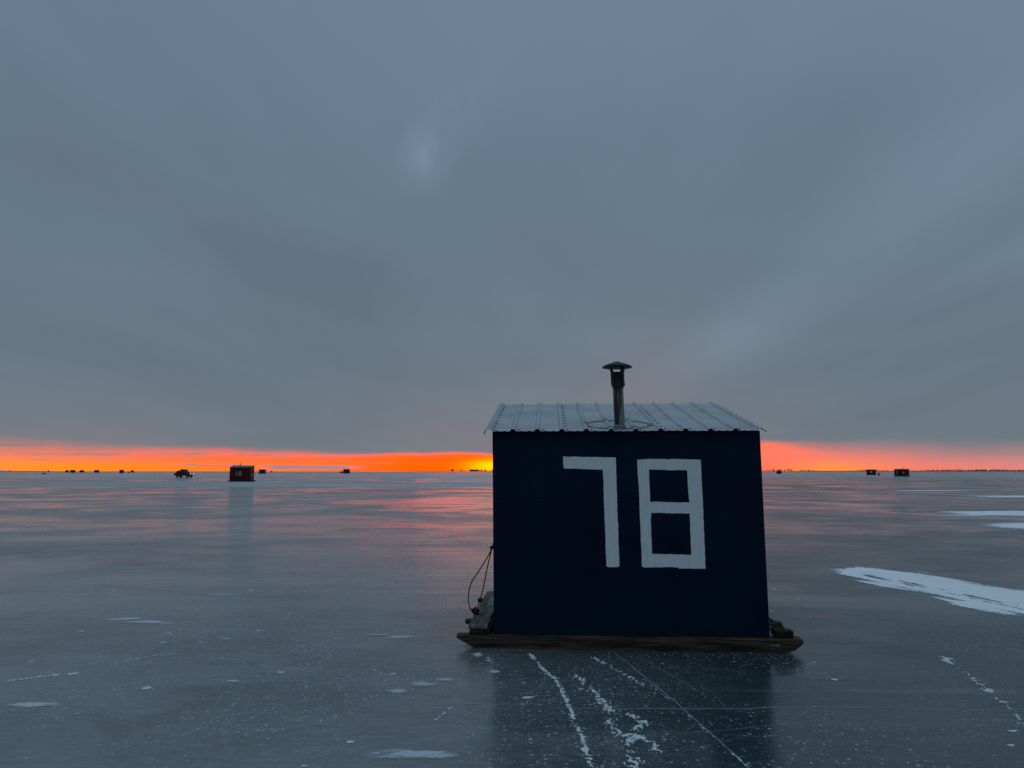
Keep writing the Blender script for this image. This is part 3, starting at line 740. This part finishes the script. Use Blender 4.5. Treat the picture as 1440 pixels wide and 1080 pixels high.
def flecks(count, name, label):
    m = MB(); k = 0
    while k < count:
        x, y = random.uniform(-5.5, 4.5), random.uniform(3.9, 11)
        if noise.noise(Vector((x * .5, y * .7, 3))) + (0.25 if x < 1 else -0.1) < random.uniform(-.3, .7): continue
        sx = random.choice((.008, .012, .016, .022, .04)) * random.uniform(.6, 1.3); sy = sx * random.uniform(.35, .8); n = 9
        a0 = random.uniform(-.4, .4); ca, sa = math.cos(a0), math.sin(a0); q = []
        for j in range(n):
            a = j * 2 * math.pi / n; rr = random.uniform(.45, 1.2)
            u, v = sx * rr * math.cos(a), sy * rr * math.sin(a)
            q.append((x + u * ca - v * sa, y + u * sa + v * ca, 0.0012))
        m.add(q + [(x, y, 0.0035)], [(j, (j + 1) % n, n) for j in range(n)]); k += 1
    return tag(m.build(name, M['crumb'], fix=False), label, 'snow flecks', kind='stuff')
flecks(270, 'snow_flecks', 'small pale flecks of snow scattered over the foreground ice')

TG = 'scraped trails of snow crumbs'
def trail(pts, width, thr, label, seed, cell=0.007, gaps=0.0, mat='crumb'):
    """a scraped line where crumbs of snow have collected"""
    P = [Vector(p) for p in pts]
    def f(x, y):
        p = Vector((x, y)); d = 1e9; tt = 0; acc = 0
        for a, b in zip(P, P[1:]):
            e = b - a; t = max(0, min(1, (p - a).dot(e) / e.length_squared)); q = (p - a - e * t).length
            if q < d: d = q; tt = acc + t
            acc += 1
        wv = width * (0.55 + 0.75 * noise.noise(Vector((tt * 2.3, seed, 0))) )
        g = noise.noise(Vector((tt * 5.1, seed + 4, 0)))
        return (wv - d) * 2 + width * 2.4 * noise.fractal(Vector((x * 46, y * 34, seed)), 0.8, 2, 3) - width * thr - (gaps if g < -0.05 else 0)
    xs = [p.x for p in P]; ys = [p.y for p in P]; m = width * 3.2
    return sheet('snow_trail', f, min(xs) - m, max(xs) + m, min(ys) - m, max(ys) + m, cell, M[mat], 0.006, label, 'snow trail', TG, kind='stuff', grad=20)
trail([(0.16, 6.80), (0.24, 6.35), (0.345, 5.95), (0.385, 5.45), (0.40, 5.05), (0.425, 4.72), (0.43, 4.3)], 0.026, 0.35, 'long continuous white trail of snow crumbs below the 7', 1)
trail([(0.68, 6.75), (0.80, 6.40), (0.93, 6.05), (0.98, 5.85)], 0.040, 0.55, 'short broken trail of snow crumbs ending under the painted 8', 2, gaps=0.06)
trail([(0.50, 6.1), (0.60, 5.65), (0.66, 5.25), (0.62, 4.95), (0.70, 4.72), (0.66, 4.45), (0.69, 4.22)], 0.080, 1.05, 'wide scattered trail of snow lumps in the bottom foreground', 3)
trail([(0.78, 5.15), (0.86, 5.02), (0.72, 4.80), (0.84, 4.62), (0.83, 4.5)], 0.060, 0.8, 'clustered snow lumps right of the scattered trail', 4)
trail([(3.72, 6.70), (3.62, 6.20), (3.50, 5.72), (3.35, 5.2), (3.22, 4.9)], 0.050, 0.75, 'broken trail of snow crumbs in the lower right', 5, gaps=0.08)
trail([(3.9, 5.6), (3.55, 5.0), (3.15, 4.72), (3.0, 4.4)], 0.05, 1.0, 'sparse snow crumbs beside the lower right corner', 6, gaps=0.05)
trail([(1.02, 6.0), (1.15, 5.2), (1.20, 4.9), (1.285, 4.25)], 0.011, 0.9, 'crumbly white line running to the bottom edge right of centre', 7)
trail([(-3.86, 5.95), (-3.62, 6.12), (-3.48, 6.15)], 0.045, 0.7, 'scratched patch of ice scrapings at the left', 8)
trail([(-3.35, 6.45), (-3.12, 6.75), (-2.98, 6.85)], 0.013, 0.3, 'thin slanting scratch of ice scrapings at the left', 9)
trail([(-0.50, 5.05), (-0.42, 5.3)], 0.022, 0.6, 'tiny slanting scratch below the left snow smudges', 10)

CG = 'hairline cracks in the ice'
def crack(pts, wd, label, seed):
    q = spline([(x, y, 0.0016) for x, y in pts], 14)
    for i, p in enumerate(q):
        p.x += 0.012 * noise.noise(Vector((i * .35, seed, 0))); p.y += 0.018 * noise.noise(Vector((i * .35, seed, 5)))
    m = MB(); L, Rr, T = [], [], []
    for i, p in enumerate(q):
        t = (q[min(i + 1, len(q) - 1)] - q[max(i - 1, 0)]).normalized(); nn = Vector((-t.y, t.x, 0))
        ww = wd * (0.6 + 0.5 * noise.noise(Vector((i * .5, seed, 9))))
        L.append(p + nn * ww); Rr.append(p - nn * ww); T.append(p + Vector((0, 0, 0.001)))
    n = len(q)
    m.add(L + T + Rr, [(r * n + i, r * n + i + 1, (r + 1) * n + i + 1, (r + 1) * n + i) for r in (0, 1) for i in range(n - 1)])
    return tag(m.build('ice_crack', M['crack']), label, 'ice crack', CG)
crack([(-0.6, 5.36), (0.1, 5.38), (0.42, 5.29), (1.4, 5.28), (2.3, 5.31), (3.4, 5.22), (5.0, 5.2)], 0.004, 'long hairline crack running across in front of the shanty', 1)
crack([(0.24, 6.35), (0.262, 6.05), (0.20, 5.78), (0.10, 5.62)], 0.004, 'curved hairline crack branching from the trail below the 7', 2)
crack([(0.90, 6.9), (1.0, 6.3), (1.15, 5.35), (1.285, 4.25), (1.31, 4.0)], 0.005, 'straight crack slanting down from the shanty to the bottom edge', 3)
crack([(1.10, 6.75), (1.22, 6.25), (1.36, 5.7)], 0.003, 'faint short crack under the right part of the runner', 4)
crack([(-6.0, 10.9), (-4.4, 10.2), (-3.0, 9.3), (-1.9, 8.4)], 0.005, 'long faint crack across the ice left of the shanty', 5)
crack([(2.75, 7.75), (2.98, 7.95), (3.25, 8.1)], 0.008, 'short pale crack beside the right runner end', 6)
def scratches(count, name, label):
    m = MB()
    for _ in range(count):
        x, y = random.uniform(-5, 4.5), random.uniform(3.9, 10.5); a = random.choice((0.15, -0.3, 1.2, 2.0)) + random.uniform(-.35, .35)
        L = random.uniform(.15, 1.4); bend = random.uniform(-.35, .35); n = 14; wd = random.uniform(.0007, .0017); A_, B_ = [], []
        for i in range(n):
            t = i / (n - 1); aa = a + bend * t
            k = wd * math.sin(math.pi * (0.05 + 0.9 * t))
            A_.append((x - math.sin(aa) * k, y + math.cos(aa) * k, .0014)); B_.append((x + math.sin(aa) * k, y - math.cos(aa) * k, .0014))
            x += math.cos(aa) * L / n; y += math.sin(aa) * L / n
        m.add(A_ + B_, [(n + i, n + i + 1, i + 1, i) for i in range(n - 1)])
    return tag(m.build(name, M['crack'], fix=False), label, 'ice scratches', kind='stuff')
scratches(150, 'ice_scratches', 'fine pale scratches all over the foreground ice')
# bits of snow caught on the runner and cross timbers
def clump(loc, sx, sy, sz, label, seed):
    m = MB(); n = 14; rr = 6; vs = []
    for j in range(rr + 1):
        ph = j / rr * math.pi / 2
        for k in range(n):
            a = k * 2 * math.pi / n; b = 1 + 0.35 * noise.noise(Vector((math.cos(a) * 1.5, math.sin(a) * 1.5, seed + ph)))
            vs.append((sx * b * math.cos(ph) * math.cos(a), sy * b * math.cos(ph) * math.sin(a), sz * math.sin(ph)))
    m.add(vs, [(j * n + k, j * n + (k + 1) % n, (j + 1) * n + (k + 1) % n, (j + 1) * n + k) for j in range(rr) for k in range(n)] + [tuple(range(n - 1, -1, -1))], True)
    o = m.build('snow_clump', M['snow'])
    o.matrix_world = Matrix.LocRotScale(SH.location, SH.rotation_euler, None) @ Matrix.LocRotScale(Vector(loc), None, None)
    return tag(o, label, 'snow clump', 'clumps of snow on the sledge timbers')
clump((2.535, 0.30, 0.006), 0.075, 0.16, 0.17, 'lump of snow on the ice behind the right cross timber', 3)
clump((-0.115, 1.35, 0.1935), 0.05, 0.35, 0.012, 'thin snow crust on the grey plank left of the shanty', 5)
clump((2.50, -0.075, 0.062), 0.055, 0.008, 0.013, 'thin smear of snow stuck on the right end of the front runner', 8)

# ------------------------------------------------------------------ distant huts
def text_mesh(body, size, mat, parent, loc, rot, name):
    cu = bpy.data.curves.new('t', 'FONT'); cu.body = body; cu.size = size; cu.extrude = 0.004; cu.align_x = 'CENTER'
    tmp = bpy.data.objects.new('t', cu); C.objects.link(tmp)
    dg = bpy.context.evaluated_depsgraph_get()
    me = bpy.data.meshes.new_from_object(tmp.evaluated_get(dg)); bpy.data.objects.remove(tmp)
    me.materials.clear()
    o = link_mesh(name, me, mat, parent); o.location = loc; o.rotation_euler = rot
    return o
HG = 'fishing huts out on the lake'
def fish_hut(x, y, wd, dp, hf, hb, rz_, label, wall='darkred', pipe=True, panels=(), skid=True, roofmat='farroof', pipe_x=0.0, pipe_h=0.6):
    """box hut on runners, single-slope roof; origin at its base centre, front towards -y"""
    t = tag(empty('fish_hut', (x, y, 0), rz_), label, 'fishing hut', HG)
    z0 = 0.14
    m = MB(); a, b = wd / 2, dp / 2
    m.add([(-a, -b, z0), (a, -b, z0), (a, b, z0), (-a, b, z0), (-a, -b, hf), (a, -b, hf), (a, b, hb), (-a, b, hb)],
          [(3, 2, 1, 0), (4, 5, 6, 7), (0, 1, 5, 4), (1, 2, 6, 5), (2, 3, 7, 6), (3, 0, 4, 7)])
    m.build('wall', M[wall], t)
    rf = MB(); o_ = 0.1; s = (hb - hf) / dp
    f = lambda yy: hf + (yy + b) * s + 0.004
    rf.add([(-a - o_, -b - o_, f(-b - o_)), (a + o_, -b - o_, f(-b - o_)), (a + o_, b + o_, f(b + o_)), (-a - o_, b + o_, f(b + o_))] +
           [(-a - o_, -b - o_, f(-b - o_) + .06), (a + o_, -b - o_, f(-b - o_) + .06), (a + o_, b + o_, f(b + o_) + .06), (-a - o_, b + o_, f(b + o_) + .06)],
           [(3, 2, 1, 0), (4, 5, 6, 7), (0, 1, 5, 4), (1, 2, 6, 5), (2, 3, 7, 6), (3, 0, 4, 7)])
    r = rf.build('roof', M[roofmat], t)
    if skid:
        for yy in (-b + 0.02, b - 0.14):
            MB().prism([(-a - .35, .10), (-a - .2, .0), (a + .2, .0), (a + .35, .10), (a + .35, .138), (-a - .35, .138)], yy, yy + .12).build('runner', M['black'], t)
    if pipe:
        c = MB().lathe([(.07, 0), (.07, pipe_h), (.0, pipe_h)], (pipe_x, 0.05, f(0.05) + .02), 10).build('chimney', M['soot'], t)
    for (px, pz, pw, ph, pn, mt) in panels:
        MB().box(px - pw / 2, px + pw / 2, -b - .02, -b - .002, pz - ph / 2, pz + ph / 2).build(pn, M[mt], t)
    return t
def spot(px, dist):        # a bearing on the lake: tangent from the view axis, and distance out
    return ((px - 720) / 1050 * dist / 1.0068, dist)

# the red hut numbered 18
x, y = spot(340.5, 117.5)
RH = fish_hut(x, y, 3.15, 2.1, 2.16, 2.42, R(3.5), 'dark red hut with a white 18 near the parked pickup', 'red', True, (), True, 'farroof', -0.35, 0.55)
text_mesh('18', 1.05, M['dimpanel'], RH, (-0.25, -1.055, 0.88), (R(90), 0, 0), 'painted_number')
text_mesh('18', 0.95, M['dimpanel'], RH, (1.58, -0.15, 0.62), (R(90), 0, R(90)), 'painted_number')
MB().box(1.577, 1.60, -0.35, 0.0, 1.72, 1.95).build('vent', M['dimpanel'], RH)

hx = lambda px, d: spot(px, d)
huts = [
    (369, 490, 4.3, 2.6, 2.5, 2.65, 0.05, 'small dark hut just right of the red 18 hut', 'darkred', False, ((-1.2, 1.3, .5, .7, 'window', 'dimpanel'), (1.3, 1.3, .3, .6, 'window', 'dimpanel'))),
    (487.3, 560, 4.6, 3, 2.9, 3.05, 0.1, 'lone dark hut on the horizon between red hut and shanty', 'black', True, ((0.2, 1.6, .9, .8, 'window', 'black'),)),
    (94.3, 1000, 4.4, 3, 2.55, 2.7, 0.0, 'leftmost hut of the close left pair on the horizon', 'black', False, ()),
    (102.3, 820, 4.8, 3, 2.55, 2.75, 0.05, 'wider right-hand hut of the close left pair on the horizon', 'darkred', False, ()),
    (115, 930, 5.0, 3, 2.5, 2.7, 0.0, 'dark hut standing alone just right of the left pair', 'darkred', False, ()),
    (135.8, 850, 4.8, 3, 2.6, 2.75, 0.08, 'dark hut midway between the left pair and the truck', 'black', False, ()),
    (171, 640, 3.4, 2.6, 2.5, 2.65, 0.0, 'taller dark hut, left one of the two nearest the truck', 'darkred', False, ()),
    (186, 900, 3.3, 2.4, 2.45, 2.6, 0.0, 'small dark hut, right one of the two nearest the truck', 'black', False, ()),
    (68.2, 1150, 2.0, 2.0, 2.3, 2.45, 0.0, 'tiny narrow hut left of all the other huts', 'black', False, ()),
    (382, 1100, 1.9, 1.9, 2.3, 2.4, 0.0, 'tiny dark upright hut right of the small hut by the red one', 'black', False, ()),
    (1225.2, 305, 3.2, 2.4, 2.08, 2.2, -0.15, 'dark red hut with pale window beside the hunched figure', 'darkred', False, ((0.15, 1.3, .75, .75, 'window', 'dimpanel'),)),
    (1268, 234, 3.7, 2.4, 2.10, 2.2, -0.22, 'dark red hut with stovepipe, biggest on the right horizon', 'darkred', True, ((-1.1, 1.15, .16, 1.25, 'door_trim', 'dimpanel'), (0.75, 1.15, .32, .6, 'window', 'dimpanel'))),
]
for (px, d, wd, dp, hf, hb, rr, lab, wl, pp, pan) in huts:
    x, y = hx(px, d)
    fish_hut(x, y, wd, dp, hf, hb, R(math.degrees(-math.atan2(x, y))) + rr, lab, wl, pp, pan, True, 'black' if d > 300 else 'darkred', 0.3, 0.75 if d < 300 else 0.9)

# domed pop-up shelter right of the shanty
x, y = hx(1095.4, 470)
tent = tag(empty('pop_up_shelter', (x, y, 0), 0.1), 'low dark domed shelter on the ice right of the shanty', 'shelter')
MB().lathe([(1.75, 0), (1.72, .5), (1.55, 1.2), (1.15, 1.8), (.6, 2.05), (0, 2.12)], n=6, smooth=False).build('canopy', M['tarp'], tent)
MB().box(-.35, .35, -1.56, -1.45, .1, 1.25).build('door_flap', M['black'], tent)
# low sled beside the lone hut
def low_sled(px, d, L, hgt, lab):
    x, y = hx(px, d)
    t = tag(empty('cargo_sled', (x, y, 0), 0), lab, 'sled')
    MB().prism([(-L / 2 - .2, .3), (-L / 2, 0.0), (L / 2, 0.0), (L / 2 + .2, .3), (L / 2 + .1, .45), (-L / 2 - .1, .45)], -.45, .45).build('hull', M['black'], t)
    MB().prism([(-L / 2, .452), (L / 2, .452), (L / 2 - .3, hgt), (0, hgt * 1.05), (-L / 2 + .25, hgt * .95)], -.4, .4).build('load', M['tarp'], t)
low_sled(480.4, 640, 2.6, 1.5, 'dark loaded sled on the left side of the lone hut')
low_sled(181, 800, 1.8, .9, 'low dark sled between the two huts nearest the truck')
low_sled(62, 420, 1.5, .5, 'low dark sled by the leftmost tiny hut')
x, y = hx(13.5, 1500)
pst = tag(empty('marker_post', (x, y, 0), 0), 'tiny dark marker post at the far left horizon', 'post')
MB().tube([(0, 0, 0), (0, 0, 4.2)], .28, 6).build('pole', M['black'], pst)
MB().box(-1.0, 1.0, -.1, .1, 3.2, 4.0).build('board', M['black'], pst)

# ------------------------------------------------------------------ pickup truck with its headlights on
x, y = hx(259.3, 187)
TR = tag(empty('pickup_truck', (x, y, 0), R(-8)), 'black pickup truck with headlights on, left of the red hut', 'pickup truck')
hw_ = 0.88
MB().prism([(-2.25, .50), (2.18, .46), (2.22, .62), (2.18, 1.02), (1.95, 1.12), (1.0, 1.18), (-2.2, 1.14), (-2.27, .9)], -hw_, hw_).build('body', M['carpaint'], TR, 0.05)
cab = MB(); p0 = [(1.02, 1.18), (.50, 1.98), (-.75, 2.02), (-.95, 1.16)]
inset = .14
vs = [(x_, -hw_ + (0.02 if z_ < 1.3 else inset), z_) for x_, z_ in p0] + [(x_, hw_ - (0.02 if z_ < 1.3 else inset), z_) for x_, z_ in p0]
cab.add(vs, [(0, 1, 2, 3), (7, 6, 5, 4), (0, 4, 5, 1), (1, 5, 6, 2), (2, 6, 7, 3), (3, 7, 4, 0)])
cb = cab.build('cab', M['carpaint'], TR, 0.03)
MB().box(-.76, .50, -hw_ + .12, hw_ - .12, 2.025, 2.13).build('roof', M['cabred'], TR, 0.03)
ws = MB(); ws.add([(.985, -.74, 1.232), (.985, .74, 1.232), (.55, .66, 1.90), (.55, -.66, 1.90)], [(0, 1, 2, 3)])
ws.map(lambda p: Vector((p.x + .022, p.y, p.z + .022))); o = ws.build('windscreen', M['glass'], TR); q = o.modifiers.new('t', 'SOLIDIFY'); q.thickness = .01
for s in (-1, 1):
    wi = MB(); q = [(.80, 1.45), (.44, 1.90), (-.65, 1.93), (-.75, 1.45)]
    wi.add([(x_, s * (hw_ - .005 - (inset - .02) * (z_ - 1.18) / .82), z_) for x_, z_ in q], [(0, 1, 2, 3)])
    o = wi.build('side_window', M['glass'], TR); sd_ = o.modifiers.new('t', 'SOLIDIFY'); sd_.thickness = .02; sd_.offset = 0
for wx in (1.42, -1.45):
    for s in (-1, 1):
        ty = MB(); c = Vector((wx, s * .80, .40))
        prof_w = [(.22, -.12), (.37, -.12), (.40, -.08), (.40, .08), (.37, .12), (.22, .12)]
        n = 22
        vs = [(c.x + r * math.cos(k * 2 * math.pi / n), c.y + a, c.z + r * math.sin(k * 2 * math.pi / n)) for r, a in prof_w for k in range(n)]
        ty.add(vs, [(i * n + k, i * n + (k + 1) % n, (i + 1) * n + (k + 1) % n, (i + 1) * n + k) for i in range(5) for k in range(n)], True)
        wl = MB().box(c.x - .05, c.x + .05, c.y - .1, c.y + .1, c.z - .05, c.z + .05)
        hub = wl.build('wheel', M['chrome'], TR)
        ty.build('tyre', M['tyre'], hub)
        rim = MB(); vs = [(c.x + r * math.cos(k * 2 * math.pi / n), c.y + a * s, c.z + r * math.sin(k * 2 * math.pi / n)) for r, a in ((.0, .105), (.12, .10), (.225, .118), (.225, -.1)) for k in range(n)]
        rim.add(vs, [(i * n + k, i * n + (k + 1) % n, (i + 1) * n + (k + 1) % n, (i + 1) * n + k) for i in range(3) for k in range(n)], True)
        rim.build('rim', M['chrome'], hub)
for s in (-1, 1):
    MB().add(*(lambda n: ([(2.215, s * .62 + .10 * math.cos(k * 2 * math.pi / n), .90 + .10 * math.sin(k * 2 * math.pi / n)) for k in range(n)] + [(2.26, s * .62 + .08 * math.cos(k * 2 * math.pi / n), .90 + .08 * math.sin(k * 2 * math.pi / n)) for k in range(n)],
          [(k, (k + 1) % n, n + (k + 1) % n, n + k) for k in range(n)] + [tuple(range(n, 2 * n))]))(14)).build('headlight', M['lamp'], TR)
MB().box(2.19, 2.215, -.45, .45, .68, .98).build('grille', M['soot'], TR)
MB().box(2.16, 2.34, -.86, .86, .44, .60).build('bumper', M['soot'], TR, .03)
MB().box(-2.72, -2.29, -.5, .5, .72, 1.14).build('rear_box', M['black'], TR, .03)
cg = tag(MB().prism([(-2.0, 1.15), (-1.0, 1.15), (-1.05, 1.42), (-1.35, 1.80), (-1.75, 1.74), (-2.02, 1.5)], -.6, .6).build('cargo', M['tarp'], None, .06),
         'dark covered load heaped in the bed of the pickup truck', 'cargo')
cg.location = TR.location; cg.rotation_euler = TR.rotation_euler
for o_ in (TR, cg): o_.scale = (0.92, 0.92, 0.98)

# ------------------------------------------------------------------ hunched figure on a bucket near the right huts
x, y = hx(1235.2, 277)
bk = tag(empty('bucket', (x, y + .05, 0), 0), 'dark bucket under the hunched figure on the right', 'bucket')
MB().lathe([(.12, 0), (.15, .36), (.155, .37), (.14, .37), (.0, .36)], n=14).build('pail', M['black'], bk)
def figure(loc, rz_):
    V = [(0, 0.02, .46), (0, 0.0, .66), (0, -.10, .88), (0, -.16, .97), (0, -.21, 1.10),
         (.20, -.08, .86), (.25, -.24, .66), (.12, -.42, .60), (-.20, -.08, .86), (-.25, -.24, .66), (-.12, -.42, .60),
         (.11, -.03, .44), (.15, -.42, .47), (.15, -.44, .10), (.15, -.56, .04), (-.11, -.03, .44), (-.15, -.42, .47), (-.15, -.44, .10), (-.15, -.56, .04)]
    rad = [.19, .19, .17, .07, .11, .085, .07, .05, .085, .07, .05, .11, .085, .065, .05, .11, .085, .065, .05]
    Ed = [(0, 1), (1, 2), (2, 3), (3, 4), (2, 5), (5, 6), (6, 7), (2, 8), (8, 9), (9, 10), (0, 11), (11, 12), (12, 13), (13, 14), (0, 15), (15, 16), (16, 17), (17, 18)]
    me = bpy.data.meshes.new('person'); me.from_pydata(V, Ed, [])
    o = link_mesh('person', me, M['cloth'])
    o.modifiers.new('skin', 'SKIN')
    for i, sv in enumerate(me.skin_vertices[0].data): sv.radius = (rad[i], rad[i]); sv.use_root = (i == 0)
    o.modifiers.new('sub', 'SUBSURF').levels = 1
    o.location = loc; o.rotation_euler = (0, 0, rz_)
    return o
pe = tag(figure((x, y, 0), 0.5), 'small hunched figure in dark clothes on the ice by the right huts', 'person')
hat = MB().lathe([(.125, 0), (.13, .06), (.10, .13), (.05, .165), (0, .17)], (0, -.215, 1.09), 12).build('hat', M['cloth'], pe)

# ------------------------------------------------------------------ a bird low over the horizon
bx, by = hx(538.6, 150)
bird = MB()
bird.tube([(-.2, 0, 0), (-.1, 0, .01), (.05, 0, .02), (.17, 0, .03), (.23, 0, .025)], [.01, .05, .06, .035, .01], 8)
for s in (-1, 1):
    bird.add([(.08, s * .03, .03), (-.08, s * .03, .03), (-.10, s * .30, .12), (.04, s * .30, .13), (-.12, s * .55, .06)], [(0, 1, 2, 3), (3, 2, 4)])
bd = bird.build('bird', M['black']); bd.location = (bx, by, H + 150 * math.tan(R(.49))); bd.rotation_euler = (0, 0, 1.1)
sb = bd.modifiers.new('t', 'SOLIDIFY'); sb.thickness = .012
tag(bd, 'tiny dark bird flying low against the orange horizon', 'bird')
